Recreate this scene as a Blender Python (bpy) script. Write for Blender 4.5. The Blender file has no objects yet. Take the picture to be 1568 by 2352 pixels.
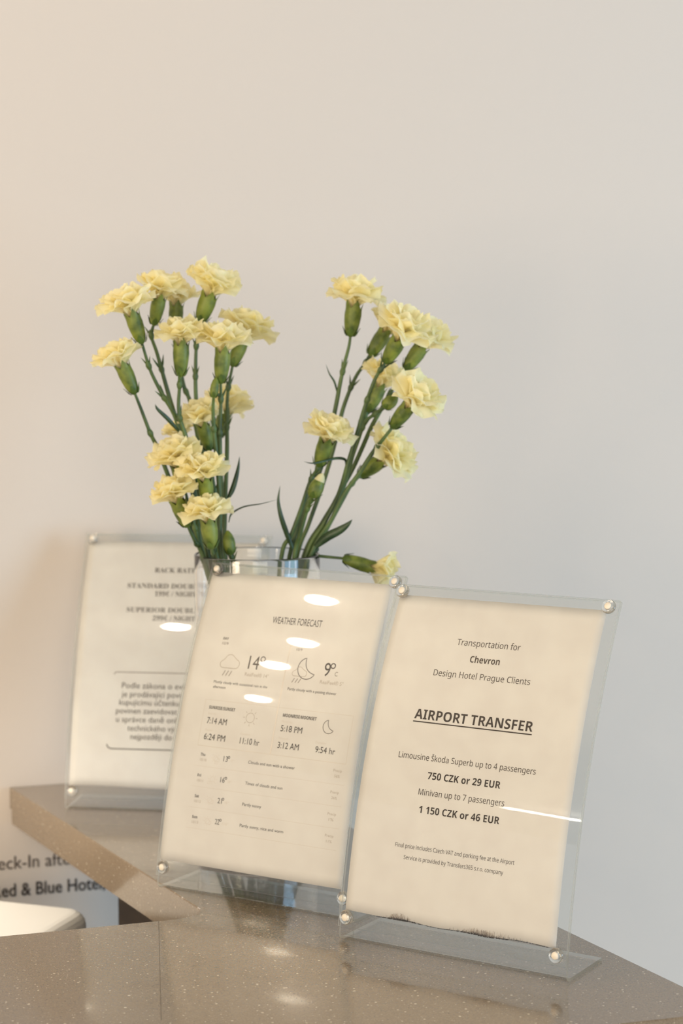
import bpy, bmesh, math, random
from mathutils import Vector, Matrix
C = bpy.context.scene.collection
S = bpy.context.scene
PI = math.pi

# ------------------------------------------------------------------ camera
F, PITCH, CAMH = 4405.0, 0.0851, 0.4011           # focal length in pixels of the 1568x2352 frame
cd = bpy.data.cameras.new('camera'); cam = bpy.data.objects.new('camera', cd); C.objects.link(cam)
cam.location = (0, 0, CAMH); cam.rotation_euler = (PI/2 - PITCH, 0, 0)
cd.sensor_fit = 'VERTICAL'; cd.sensor_height = 36; cd.sensor_width = 24; cd.lens = F/2352*36
cd.clip_start = .05
cd.dof.use_dof = True; cd.dof.focus_distance = 1.27; cd.dof.aperture_fstop = 8.2
S.camera = cam

# ------------------------------------------------------------------ world, lights, exposure
w = bpy.data.worlds.new('world'); S.world = w; w.use_nodes = True
w.node_tree.nodes['Background'].inputs[0].default_value = (1.0, .96, .93, 1)
w.node_tree.nodes['Background'].inputs[1].default_value = .50
def area(name, loc, target, size, power, col):
    l = bpy.data.lights.new(name, 'AREA'); l.shape = 'RECTANGLE'; l.size, l.size_y = size
    l.energy = power; l.color = col
    o = bpy.data.objects.new(name, l); C.objects.link(o); o.location = loc
    o.rotation_euler = (Vector(target)-Vector(loc)).to_track_quat('-Z', 'Y').to_euler()
    return o
area('lobby_light', (.5, -2.7, .30), (-.2, 1.6, .1), (2.0, 1.2), 38, (1, .91, .80))
area('warm_lamp', (-1.75, -.80, .32), (-.3, 1.7, .05), (.65, .65), 28, (1, .80, .58))
area('window_daylight', (2.9, .30, .25), (.4, 1.95, .1), (1.6, 1.2), 54, (.40, .69, 1))
sl = bpy.data.lights.new('desk_lamp', 'SPOT'); sl.energy = 6; sl.color = (1, .94, .86); sl.spot_size = math.radians(58); sl.spot_blend = .9; sl.shadow_soft_size = .05
so = bpy.data.objects.new('desk_lamp', sl); C.objects.link(so); so.location = (-.62, 1.41, .30)
so.rotation_euler = (Vector((-.26, 1.57, -.09))-so.location).to_track_quat('-Z', 'Y').to_euler()
S.view_settings.view_transform = 'Standard'; S.view_settings.look = 'None'
S.view_settings.exposure = 0.17; S.view_settings.gamma = 1.0
S.view_settings.use_curve_mapping = False
S.cycles.max_bounces = 16; S.cycles.transparent_max_bounces = 32; S.cycles.transmission_bounces = 14
S.cycles.glossy_bounces = 6; S.cycles.diffuse_bounces = 5

# ------------------------------------------------------------------ helpers
def ray(px, py):
    x, u = (px-784)/F, -(py-1176)/F
    return Vector((x, math.cos(PITCH)+u*math.sin(PITCH), -math.sin(PITCH)+u*math.cos(PITCH)))
def at(px, py, Y):                       # the point of a sight line at depth Y
    d = ray(px, py); return Vector((0, 0, CAMH)) + d*(Y/d.y)
def mesh(name, vs, fs, mats, parent=None, midx=None, smooth=True):
    me = bpy.data.meshes.new(name); me.from_pydata([tuple(v) for v in vs], [], fs)
    for m in (mats if isinstance(mats, (list, tuple)) else [mats]): me.materials.append(m)
    if midx: me.polygons.foreach_set('material_index', midx)
    if smooth: me.polygons.foreach_set('use_smooth', [True]*len(me.polygons))
    me.update()
    o = bpy.data.objects.new(name, me); C.objects.link(o)
    if parent: o.parent = parent
    return o
def fix_normals(o, sharp=False):
    bm = bmesh.new(); bm.from_mesh(o.data); bmesh.ops.recalc_face_normals(bm, faces=bm.faces)
    if sharp:                            # smooth curve across the face, crisp cut edges
        for fc in bm.faces: fc.smooth = True
        for e in bm.edges: e.smooth = not (len(e.link_faces) == 2 and e.calc_face_angle() > .6)
    bm.to_mesh(o.data); bm.free()
    return o
def empty(name, loc=(0, 0, 0), rz=0):
    o = bpy.data.objects.new(name, None); C.objects.link(o); o.location = loc; o.rotation_euler = (0, 0, rz)
    o.empty_display_size = .02
    return o
def tag(o, label, cat, group=None):
    o['label'] = label; o['category'] = cat
    if group: o['group'] = group
    return o
def struct(o): o['kind'] = 'structure'; return o
class MB:                                # collects pieces for one mesh
    def __init__(s): s.v, s.f, s.m = [], [], []
    def add(s, vs, fs, m=0):
        b = len(s.v); s.v += [Vector(v) for v in vs]; s.f += [tuple(i+b for i in f) for f in fs]; s.m += [m]*len(fs)
    def build(s, name, mats, parent=None, smooth=True, off=None):
        v = s.v if off is None else [p-off for p in s.v]
        return mesh(name, v, s.f, mats, parent, s.m, smooth)
def catmull(pts, n=6):
    pts = [Vector(p) for p in pts]
    if len(pts) < 3: return pts
    P = [pts[0]*2-pts[1]] + pts + [pts[-1]*2-pts[-2]]; out = []
    for i in range(1, len(P)-2):
        a, b, c, d = P[i-1:i+3]
        for k in range(n):
            t = k/n
            out.append(.5*((2*b)+(c-a)*t+(2*a-5*b+4*c-d)*t*t+(3*b-a-3*c+d)*t**3))
    out.append(pts[-1]); return out
def tube(pts, rad, seg=9):
    vs, fs = [], []; n = len(pts); ref = Vector((.3, -.9, .2))
    for i, p in enumerate(pts):
        t = (pts[min(i+1, n-1)]-pts[max(i-1, 0)]).normalized()
        a = (ref-t*ref.dot(t)).normalized(); b = t.cross(a); ref = a
        r = rad(i/(n-1)) if callable(rad) else rad
        vs += [p+a*(r*math.cos(2*PI*k/seg))+b*(r*math.sin(2*PI*k/seg)) for k in range(seg)]
    for i in range(n-1):
        for k in range(seg):
            k2 = (k+1) % seg
            fs.append((i*seg+k, i*seg+k2, (i+1)*seg+k2, (i+1)*seg+k))
    fs.append(tuple(range(seg))[::-1]); fs.append(tuple((n-1)*seg+k for k in range(seg)))
    return vs, fs
def lathe(prof, seg=48, M=None, closed=False):
    vs, fs = [], []; n = len(prof)
    for r, z in prof:
        for k in range(seg):
            p = Vector((r*math.cos(2*PI*k/seg), r*math.sin(2*PI*k/seg), z)); vs.append(M @ p if M else p)
    for i in range(n if closed else n-1):
        j = (i+1) % n
        for k in range(seg):
            k2 = (k+1) % seg; fs.append((i*seg+k, i*seg+k2, j*seg+k2, j*seg+k))
    return vs, fs

# ------------------------------------------------------------------ materials
def lin(*c): return tuple(((x/255)/12.92 if x/255 <= .04045 else ((x/255+.055)/1.055)**2.4) for x in c) + (1,)
def mat(name, col=(.8, .8, .8, 1), rough=.5, **kw):
    m = bpy.data.materials.new(name); m.use_nodes = True; b = m.node_tree.nodes['Principled BSDF']
    b.inputs['Base Color'].default_value = col; b.inputs['Roughness'].default_value = rough
    for k, v in kw.items(): b.inputs[k.replace('_', ' ')].default_value = v
    return m
def nodes(m): return m.node_tree.nodes, m.node_tree.links, m.node_tree.nodes['Principled BSDF']
def noise_color(m, c1, c2, scale, detail=3, lo=.35, hi=.65, stretch=None):
    N, L, b = nodes(m)
    tc = N.new('ShaderNodeTexCoord'); n = N.new('ShaderNodeTexNoise'); r = N.new('ShaderNodeValToRGB')
    n.inputs['Scale'].default_value = scale; n.inputs['Detail'].default_value = detail
    src = tc.outputs['Object']
    if stretch:
        mp = N.new('ShaderNodeMapping'); mp.inputs['Scale'].default_value = stretch; L.new(src, mp.inputs[0]); src = mp.outputs[0]
    L.new(src, n.inputs['Vector']); L.new(n.outputs['Fac'], r.inputs['Fac'])
    r.color_ramp.elements[0].position, r.color_ramp.elements[1].position = lo, hi
    r.color_ramp.elements[0].color, r.color_ramp.elements[1].color = c1, c2
    L.new(r.outputs['Color'], b.inputs['Base Color']); return m

def wall_mat():
    m = mat('white_wall_paint', lin(210, 199, 187), .85)
    N, L, b = nodes(m); tc = N.new('ShaderNodeTexCoord'); n = N.new('ShaderNodeTexNoise'); bp = N.new('ShaderNodeBump')
    n.inputs['Scale'].default_value = 420; n.inputs['Detail'].default_value = 4
    bp.inputs['Strength'].default_value = .06; bp.inputs['Distance'].default_value = .001
    L.new(tc.outputs['Object'], n.inputs['Vector']); L.new(n.outputs['Fac'], bp.inputs['Height']); L.new(bp.outputs['Normal'], b.inputs['Normal'])
    return m
def stone_mat():
    m = mat('speckled_stone', lin(124, 109, 90), .13, Specular_IOR_Level=.65, Coat_Weight=.6, Coat_Roughness=.035, Coat_IOR=1.45)
    N, L, b = nodes(m); tc = N.new('ShaderNodeTexCoord')
    base = N.new('ShaderNodeTexNoise'); base.inputs['Scale'].default_value = 900; base.inputs['Detail'].default_value = 2
    r = N.new('ShaderNodeValToRGB'); r.color_ramp.elements[0].position, r.color_ramp.elements[1].position = .3, .7
    r.color_ramp.elements[0].color, r.color_ramp.elements[1].color = lin(112, 96, 76), lin(138, 120, 97)
    L.new(tc.outputs['Object'], base.inputs['Vector']); L.new(base.outputs['Fac'], r.inputs['Fac'])
    col = r.outputs['Color']
    for sc, th, c in ((250, .23, lin(190, 175, 152)), (420, .22, lin(174, 159, 138))):
        v = N.new('ShaderNodeTexVoronoi'); v.inputs['Scale'].default_value = sc; v.inputs['Randomness'].default_value = 1
        wn = N.new('ShaderNodeTexWhiteNoise'); L.new(v.outputs['Position'], wn.inputs['Vector'])
        k = N.new('ShaderNodeMath'); k.operation = 'POWER'; L.new(wn.outputs['Value'], k.inputs[0]); k.inputs[1].default_value = 2.2
        k2 = N.new('ShaderNodeMath'); k2.operation = 'MULTIPLY'; L.new(k.outputs[0], k2.inputs[0]); k2.inputs[1].default_value = th
        lt = N.new('ShaderNodeMath'); lt.operation = 'LESS_THAN'; L.new(v.outputs['Distance'], lt.inputs[0]); L.new(k2.outputs[0], lt.inputs[1])
        L.new(tc.outputs['Object'], v.inputs['Vector'])
        mx = N.new('ShaderNodeMixRGB'); L.new(lt.outputs[0], mx.inputs[0]); L.new(col, mx.inputs[1]); mx.inputs[2].default_value = c
        col = mx.outputs[0]
    L.new(col, b.inputs['Base Color']); return m
def sheet_acrylic(name, rough=.015):          # flat clear sheet: passes light, mirrors by Fresnel on its outer faces
    m = bpy.data.materials.new(name); m.use_nodes = True; N, L = m.node_tree.nodes, m.node_tree.links
    N.remove(N['Principled BSDF']); out = N['Material Output']
    tr = N.new('ShaderNodeBsdfTransparent'); tr.inputs[0].default_value = (.985, .99, .985, 1)
    g1 = N.new('ShaderNodeBsdfGlossy'); g1.inputs['Roughness'].default_value = rough
    g2 = N.new('ShaderNodeBsdfGlossy'); g2.inputs['Roughness'].default_value = .16
    gm = N.new('ShaderNodeMixShader'); gm.inputs[0].default_value = .12; L.new(g1.outputs[0], gm.inputs[1]); L.new(g2.outputs[0], gm.inputs[2])
    fr = N.new('ShaderNodeFresnel'); fr.inputs['IOR'].default_value = 1.5
    ge = N.new('ShaderNodeNewGeometry'); iv = N.new('ShaderNodeMath'); iv.operation = 'SUBTRACT'; iv.inputs[0].default_value = 1
    L.new(ge.outputs['Backfacing'], iv.inputs[1])
    a2 = N.new('ShaderNodeMath'); a2.operation = 'MULTIPLY'; a2.inputs[1].default_value = 2; L.new(fr.outputs[0], a2.inputs[0])
    a1 = N.new('ShaderNodeMath'); a1.operation = 'ADD'; a1.inputs[1].default_value = 1; L.new(fr.outputs[0], a1.inputs[0])
    dv = N.new('ShaderNodeMath'); dv.operation = 'DIVIDE'; L.new(a2.outputs[0], dv.inputs[0]); L.new(a1.outputs[0], dv.inputs[1])   # both faces of the sheet: 2F/(1+F)
    mu = N.new('ShaderNodeMath'); mu.operation = 'MULTIPLY'; L.new(dv.outputs[0], mu.inputs[0]); L.new(iv.outputs[0], mu.inputs[1])
    mx = N.new('ShaderNodeMixShader'); L.new(mu.outputs[0], mx.inputs[0]); L.new(tr.outputs[0], mx.inputs[1]); L.new(gm.outputs[0], mx.inputs[2])
    L.new(mx.outputs[0], out.inputs['Surface']); return m
def edge_acrylic():
    m = bpy.data.materials.new('acrylic_cut_edge'); m.use_nodes = True; N, L = m.node_tree.nodes, m.node_tree.links
    N.remove(N['Principled BSDF']); out = N['Material Output']
    tr = N.new('ShaderNodeBsdfTransparent'); tr.inputs[0].default_value = (.88, .90, .87, 1)
    gl = N.new('ShaderNodeBsdfGlossy'); gl.inputs['Roughness'].default_value = .12
    df = N.new('ShaderNodeBsdfTranslucent'); df.inputs[0].default_value = (.90, .92, .88, 1)
    a = N.new('ShaderNodeMixShader'); a.inputs[0].default_value = .28; L.new(tr.outputs[0], a.inputs[1]); L.new(df.outputs[0], a.inputs[2])
    b = N.new('ShaderNodeMixShader'); b.inputs[0].default_value = .12; L.new(a.outputs[0], b.inputs[1]); L.new(gl.outputs[0], b.inputs[2])
    L.new(b.outputs[0], out.inputs['Surface']); return m
def petal_mat():
    m = bpy.data.materials.new('cream_petals'); m.use_nodes = True; N, L = m.node_tree.nodes, m.node_tree.links
    b = N['Principled BSDF']; out = N['Material Output']
    b.inputs['Roughness'].default_value = .6; b.inputs['Specular IOR Level'].default_value = .15
    tc = N.new('ShaderNodeTexCoord'); n = N.new('ShaderNodeTexNoise'); n.inputs['Scale'].default_value = 70; n.inputs['Detail'].default_value = 3
    r = N.new('ShaderNodeValToRGB'); e = r.color_ramp.elements
    e[0].position, e[1].position = .3, .7; e[0].color, e[1].color = (.99, .922, .57, 1), (.995, .955, .72, 1)
    L.new(tc.outputs['Object'], n.inputs['Vector']); L.new(n.outputs['Fac'], r.inputs['Fac']); L.new(r.outputs[0], b.inputs['Base Color'])
    t = N.new('ShaderNodeBsdfTranslucent'); L.new(r.outputs[0], t.inputs[0])
    mx = N.new('ShaderNodeMixShader'); mx.inputs[0].default_value = .5; L.new(b.outputs[0], mx.inputs[1]); L.new(t.outputs[0], mx.inputs[2])
    L.new(mx.outputs[0], out.inputs['Surface']); return m
M_wall = wall_mat(); M_stone = stone_mat()
M_acr = sheet_acrylic('clear_acrylic'); M_edge = edge_acrylic()
M_glass = mat('clear_glass', (1, 1, 1, 1), .0, Transmission_Weight=1.0, IOR=1.45)
M_btn = mat('clear_button', (1, 1, 1, 1), .02, Transmission_Weight=1.0, IOR=1.49)
M_core = mat('button_core', lin(236, 226, 208), .45)
M_paper = noise_color(mat('paper', rough=.8, Specular_IOR_Level=.2), lin(236, 232, 227), lin(241, 238, 233), 60)
N_, L_, b_ = nodes(M_paper); t_ = N_.new('ShaderNodeBsdfTranslucent'); t_.inputs[0].default_value = lin(240, 232, 220); x_ = N_.new('ShaderNodeMixShader'); x_.inputs[0].default_value = .24
L_.new(b_.outputs[0], x_.inputs[1]); L_.new(t_.outputs[0], x_.inputs[2]); L_.new(x_.outputs[0], N_['Material Output'].inputs['Surface'])
M_ink = mat('black_ink', lin(48, 38, 33), .7); M_ink2 = mat('grey_ink', lin(128, 114, 102), .7)
M_ink3 = mat('pale_ink', lin(188, 176, 162), .7); M_ink4 = mat('faint_ink', lin(226, 217, 206), .7)
M_inkb = mat('dark_ink', lin(70, 58, 50), .7)
M_smudge = mat('black_dirt', lin(46, 40, 32), .9)
M_petal = petal_mat()
M_calyx = noise_color(mat('green_calyx', rough=.5), lin(70, 88, 24), lin(122, 134, 50), 110)
M_bract = noise_color(mat('dark_bract', rough=.5), lin(52, 74, 22), lin(84, 108, 36), 150)
M_stem = noise_color(mat('green_stem', rough=.5), lin(48, 68, 34), lin(88, 110, 54), 90, stretch=(1, 1, .25))
M_leaf = noise_color(mat('dark_leaf', rough=.45), lin(40, 60, 36), lin(66, 88, 54), 120)
M_dark = noise_color(mat('dark_wood', rough=.5), lin(44, 34, 26), lin(58, 46, 36), 30, stretch=(1, 1, 8))
M_white = mat('white_plastic', lin(250, 248, 240), .35)
M_seam = mat('dark_joint', lin(100, 87, 71), .4)
M_floor = noise_color(mat('floor_tile', rough=.4), lin(205, 196, 184), lin(216, 208, 196), 8)
M_ceil = mat('ceiling_paint', lin(190, 186, 180), .9)
M_lamphousing = mat('lamp_housing', lin(210, 208, 204), .4)
def emit(name, col, s):
    m = bpy.data.materials.new(name); m.use_nodes = True; N, L = m.node_tree.nodes, m.node_tree.links
    N.remove(N['Principled BSDF']); e = N.new('ShaderNodeEmission'); e.inputs[0].default_value = col; e.inputs[1].default_value = s
    L.new(e.outputs[0], N['Material Output'].inputs['Surface']); return m
M_lamp = emit('lamp_glow', (1, .86, .66, 1), 300)
M_tube = emit('tube_glow', (1, .93, .82, 1), 42)

# ------------------------------------------------------------------ setting
AX = Vector((.9549, .2970, 0)); NX = Vector((-.2970, .9549, 0))      # along the wall / into the wall
W0 = Vector((-.3042, 1.7311, 0)) + NX*.002
def slab(pts2, z0, z1, bevel=0.0, seg=2):
    n = len(pts2); bm = bmesh.new()
    lo = [bm.verts.new((x, y, z0)) for x, y in pts2]; hi = [bm.verts.new((x, y, z1)) for x, y in pts2]
    bm.faces.new(hi); bm.faces.new(lo[::-1])
    for i in range(n): bm.faces.new((lo[i], lo[(i+1) % n], hi[(i+1) % n], hi[i]))
    bmesh.ops.recalc_face_normals(bm, faces=bm.faces)
    if bevel:
        es = [e for e in bm.edges if all(abs(v.co.z-z1) < 1e-6 for v in e.verts)]
        bmesh.ops.bevel(bm, geom=es, offset=bevel, segments=seg, affect='EDGES', profile=.5)
    return bm
def bm_obj(name, bm, m, parent=None):
    me = bpy.data.meshes.new(name); bm.to_mesh(me); bm.free(); me.materials.append(m)
    o = bpy.data.objects.new(name, me); C.objects.link(o)
    if parent: o.parent = parent
    return o
def quad2(o, a0, a1, n0, n1): return [(o+AX*s+NX*t).to_tuple()[:2] for s, t in ((a0, n0), (a1, n0), (a1, n1), (a0, n1))]
FLOORZ = -.80; CEILZ = 1.56
wall = struct(bm_obj('wall_back', slab(quad2(W0, -4, 4, 0, .1), FLOORZ, CEILZ+.02), M_wall))
floor = struct(bm_obj('floor', slab([(-5, -4), (5, -4), (5, 4), (-5, 4)], FLOORZ-.05, FLOORZ), M_floor))
ceil = struct(bm_obj('ceiling', slab([(-5, -4), (5, -4), (5, 4), (-5, 4)], CEILZ, CEILZ+.05), M_ceil))

# ------------------------------------------------------------------ counter
def fillet(p0, p1, p2, r0, r1, n=8):
    p0, p1, p2 = Vector(p0), Vector(p1), Vector(p2)
    a = p1+(p0-p1).normalized()*r0; b = p1+(p2-p1).normalized()*r1
    return [tuple(a*(1-t)**2+p1*2*t*(1-t)+b*t*t) for t in [i/n for i in range(n+1)]]
def outline(ins=0.0):
    P = [(.239, 1.1345), (-.0999, 1.7947), (-.3042, 1.7311), (-.0928, 1.3316), (-.66, 1.1402), (-.66, .8655)]
    P = P[:3] + fillet(P[2], P[3], P[4], .024, .034) + P[4:]
    if not ins: return P
    n = len(P); out = []
    for i in range(n):
        a, b, c = Vector(P[i-1]), Vector(P[i]), Vector(P[(i+1) % n])
        d1, d2 = (b-a).normalized(), (c-b).normalized(); n1, n2 = Vector((-d1.y, d1.x)), Vector((-d2.y, d2.x))
        q = (n1+n2).normalized(); out.append(tuple(b+q*(ins/max(.3, q.dot(n1)))))
    return out
counter = tag(empty('counter', (-.1, 1.3, -.034)), 'grey brown speckled stone counter top with a wing running back to the wall', 'counter')
def cpart(name, bm, m):
    bm.transform(Matrix.Translation((.1, -1.3, .034))); return bm_obj(name, bm, m, counter)
cpart('stone_top', slab(outline(), -.0195, 0, .0008), M_stone)
cpart('stone_edge', slab(outline(.0012), -.034, -.0196), M_stone)
s0, s1 = Vector((-.1284, 1.3190, 0)), Vector((-.108, 1.119, 0)); sd = (s1-s0).normalized(); sn = Vector((-sd.y, sd.x, 0))*.00022
bm = slab([(s0-sn).to_tuple()[:2], (s1-sn).to_tuple()[:2], (s1+sn).to_tuple()[:2], (s0+sn).to_tuple()[:2]], -.001, .00004); cpart('joint', bm, M_seam)
# dark base carrying the counter
def lift(p, q, t): return (p[0]+(q[0]-p[0])*t, p[1]+(q[1]-p[1])*t)
wl = (Vector((-.2114, .3995))).normalized(); wn = Vector((.884, .468))
c0 = Vector((-.0928, 1.3316)) + wn*.045
b_far = c0 + wl*.297
base_pts = [tuple(c0-wl*.115-Vector((.955, .297))*.0), tuple(c0-wl*.115+wn*.10), tuple(b_far+wn*.10), tuple(b_far)]
bmx = slab(base_pts, FLOORZ, -.0345)
bmx.transform(Matrix.Translation((.1, -1.3, .034))); cb = bm_obj('counter_base', bmx, M_dark, counter); cb['label'] = 'dark brown base panel under the wing'
bmx = slab([(-.64, 1.06), (-.13, 1.215), (-.13, 1.245), (-.64, 1.09)], FLOORZ, -.0345)
bmx.transform(Matrix.Translation((.1, -1.3, .034))); bm_obj('front_base', bmx, M_dark, counter)

# ------------------------------------------------------------------ sign holders
WID, HT, DEP = .1692, .2506, .0560
class Plate:                              # curved, backward leaning acrylic plate; u along, v up, n towards the reader
    def __init__(s, th, k):
        s.th, s.k = th, k; N = 60; s.tab = [(0., 0., th-.5*k)]
        b = z = 0.
        for i in range(N):
            a = th+k*((i+.5)/N-.5); b += math.sin(a)*HT/N; z += math.cos(a)*HT/N; s.tab.append((b, z, th+k*((i+1)/N-.5)))
    def cv(s, v):
        f = min(max(v/HT, 0), 1)*60; i = min(int(f), 59); t = f-i; A, B = s.tab[i], s.tab[i+1]
        return tuple(A[j]+(B[j]-A[j])*t for j in range(3))
    def __call__(s, u, v, n=0.):
        b, z, a = s.cv(v); return Vector((u, b-n*math.cos(a), z+n*math.sin(a)))
def sheet_slab(P, u0, u1, v0, v1, n0, n1, NV=60):
    mb = MB(); vs = []
    for i in range(NV+1):
        v = v0+(v1-v0)*i/NV
        vs += [P(u0, v, n0), P(u1, v, n0), P(u1, v, n1), P(u0, v, n1)]
    mb.add(vs, [], 0); F4 = lambda i, j: (i*4+j, i*4+(j+1) % 4, (i+1)*4+(j+1) % 4, (i+1)*4+j)
    for i in range(NV):
        for j in range(4): mb.f.append(F4(i, j)); mb.m.append(0 if j in (0, 2) else 1)
    mb.f.append((0, 3, 2, 1)); mb.m.append(1); k = NV*4; mb.f.append((k, k+1, k+2, k+3)); mb.m.append(1)
    return mb
def make_holder(key, loc, yaw, P, label):
    root = tag(empty('sign_holder', loc, -yaw), label, 'sign holder', None)
    fr = fix_normals(sheet_slab(P, 0, WID, .0110, HT, 0.0, .0016).build('front_panel', [M_acr, M_edge], root, smooth=False), True)
    # back panel bending into the foot: one swept strip
    t = .0020; nc = -.0006-t/2
    top = [P(0, HT-(HT-.0075)*i/60, nc) for i in range(61)]
    b, z, a = P.cv(.0075); p1 = top[-1]
    tz = t/2+.0003; corner = Vector((0, p1.y-math.tan(a)*(p1.z-tz), tz)); p2 = Vector((0, corner.y+.0075, tz)); corner.y -= .0008
    arc = [p1*(1-q)**2+corner*2*q*(1-q)+p2*q*q for q in [i/8 for i in range(1, 9)]]
    path = top+arc+[Vector((0, DEP, tz))]
    vs, mb, n = [], MB(), len(path)
    for i, p in enumerate(path):
        d = (path[min(i+1, n-1)]-path[max(i-1, 0)]).normalized(); nn = Vector((0, -d.z, d.y))
        for u, s in ((0, -1), (WID, -1), (WID, 1), (0, 1)): vs.append(Vector((u, p.y, p.z))+nn*(s*t/2))
    mb.add(vs, [], 0)
    for i in range(n-1):
        for j in range(4): mb.f.append((i*4+j, i*4+(j+1) % 4, (i+1)*4+(j+1) % 4, (i+1)*4+j)); mb.m.append(0 if j in (0, 2) else 1)
    mb.f.append((0, 3, 2, 1)); mb.m.append(1); k = (n-1)*4; mb.f.append((k, k+1, k+2, k+3)); mb.m.append(1)
    bk = mb.build('back_panel_and_foot', [M_acr, M_edge], root, smooth=False); fix_normals(bk, True)
    for u in (.0066, WID-.0066):
        for v in (HT-.0056, .0178):
            o = P(u, v, .0017); b, z, a = P.cv(v)
            Mx = Matrix.Translation(o) @ Matrix.Rotation(PI/2-a, 4, 'X')
            mb = MB(); prof = [(.0001, 0), (.0044, 0), (.0049, .0004), (.0049, .0016), (.0044, .0023), (.0030, .0028), (.0001, .0030)]
            mb.add(*lathe(prof, 28, Mx)); bt = mb.build('corner_button', M_btn, root); fix_normals(bt)
            mc = MB(); mc.add(*lathe([(.0001, .0004), (.0023, .0004), (.0025, .0008), (.0025, .0027), (.0022, .00315), (.0001, .0034)], 24, Mx))
            cr = mc.build('button_core', M_core, bt); fix_normals(cr); cr['label'] = 'cream centre of the button'
    return root

# lettering: text set in Blender's own font, bent onto a surface
BOLD = {}
for base, off in (('A', 0x1D5D4), ('a', 0x1D5EE)):
    for i in range(26): BOLD[chr(ord(base)+i)] = chr(off+i)
SANS, SERIF = {}, {}
for base, off, off2 in (('A', 0x1D5A0, 0x1D400), ('a', 0x1D5BA, 0x1D41A)):
    for i in range(26): SANS[chr(ord(base)+i)] = chr(off+i); SERIF[chr(ord(base)+i)] = chr(off2+i)
for i in range(10): BOLD[str(i)] = chr(0x1D7EC+i); SANS[str(i)] = chr(0x1D7E2+i); SERIF[str(i)] = chr(0x1D7CE+i)
def text_raw(body, style):
    tb = {'sb': BOLD, 'nb': BOLD, 's': SANS, 't': SERIF}.get(style)
    cap = .686 if tb is None else .714
    if tb is SERIF: cap = .69
    if tb: body = ''.join(tb.get(ch, ch) for ch in body)
    cu = bpy.data.curves.new('lettering', 'FONT'); cu.body = body; cu.resolution_u = 3
    if style == 'f': cu.offset = .012
    o = bpy.data.objects.new('lettering', cu); C.objects.link(o)
    me = bpy.data.meshes.new_from_object(o.evaluated_get(bpy.context.evaluated_depsgraph_get()))
    vs = [(v.co.x, v.co.y) for v in me.vertices]; fs = [tuple(p.vertices) for p in me.polygons]
    bpy.data.objects.remove(o); bpy.data.curves.remove(cu); bpy.data.meshes.remove(me)
    return vs, fs, cap
def put_text(mb, f, body, style, u0, u1, v, capmm, m=0):
    vs, fs, cap = text_raw(body, style); x0 = min(p[0] for p in vs); x1 = max(p[0] for p in vs)
    sx = (u1-u0)/(x1-x0); sy = capmm/cap
    mb.add([f(u0+(x-x0)*sx, v+y*sy) for x, y in vs], fs, m)
def put_rect(mb, f, u0, u1, v0, v1, m=0, n=6):
    vs = []; fs = []
    for i in range(n+1):
        for j in range(2): vs.append(f(u0+(u1-u0)*(i/n), (v0, v1)[j]) if abs(u1-u0) > abs(v1-v0) else f((u0, u1)[j], v0+(v1-v0)*(i/n)))
    for i in range(n): fs.append((i*2, i*2+1, i*2+3, i*2+2))
    mb.add(vs, fs, m)
def put_line(mb, f, pts, wd, m=0, closed=False):      # stroke of width wd (mm) through (u,v) points
    n = len(pts); vs = []; fs = []
    for i, p in enumerate(pts):
        a = pts[i-1] if (i or closed) else p; b = pts[(i+1) % n] if (i < n-1 or closed) else p
        d = Vector((b[0]-a[0], b[1]-a[1])).normalized(); q = Vector((-d.y, d.x))*wd/2
        vs += [f(p[0]+q.x, p[1]+q.y), f(p[0]-q.x, p[1]-q.y)]
    for i in range(n if closed else n-1):
        j = (i+1) % n; fs.append((2*i, 2*i+1, 2*j+1, 2*j))
    mb.add(vs, fs, m)
def arcp(cx, cy, r, a0, a1, n=14): return [(cx+r*math.cos(math.radians(a0+(a1-a0)*i/n)), cy+r*math.sin(math.radians(a0+(a1-a0)*i/n))) for i in range(n+1)]
def ring(mb, f, cx, cy, r, wd, m=0): put_line(mb, f, arcp(cx, cy, r, 0, 360, 24)[:-1], wd, m, True)
INKS = [M_ink, M_ink2, M_ink3, M_ink4, M_inkb]

def make_sheet(loc, yaw, P, u0, u1, v0, v1, label, wave):
    NU, NV = 24, 28; vs, fs = [], []
    for n in (-.0002, -.0004):
        for i in range(NV+1):
            for j in range(NU+1):
                u = u0+(u1-u0)*j/NU; lo = v0+wave(j/NU); vs.append(P(u, lo+(v1-lo)*i/NV, n))
    st = (NU+1)*(NV+1); q = NU+1
    for i in range(NV):
        for j in range(NU):
            a = i*q+j; fs.append((a, a+1, a+q+1, a+q)); fs.append((st+a, st+a+q, st+a+q+1, st+a+1))
    rim = [j for j in range(q)]+[i*q+NU for i in range(1, NV+1)]+[NV*q+j for j in range(NU-1, -1, -1)]+[i*q for i in range(NV-1, 0, -1)]
    for i in range(len(rim)): a, b = rim[i], rim[(i+1) % len(rim)]; fs.append((a, st+a, st+b, b))
    o = mesh('printed_sheet', vs, fs, M_paper); o.location = loc; o.rotation_euler = (0, 0, -yaw)
    return tag(o, label, 'paper')
PR, PW, PL = Plate(.3293, .4108), Plate(.3176, .3682), Plate(.3492, .3873)
def onto(P): return lambda u, v: P(u/1000, v/1000, -.00012)

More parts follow.
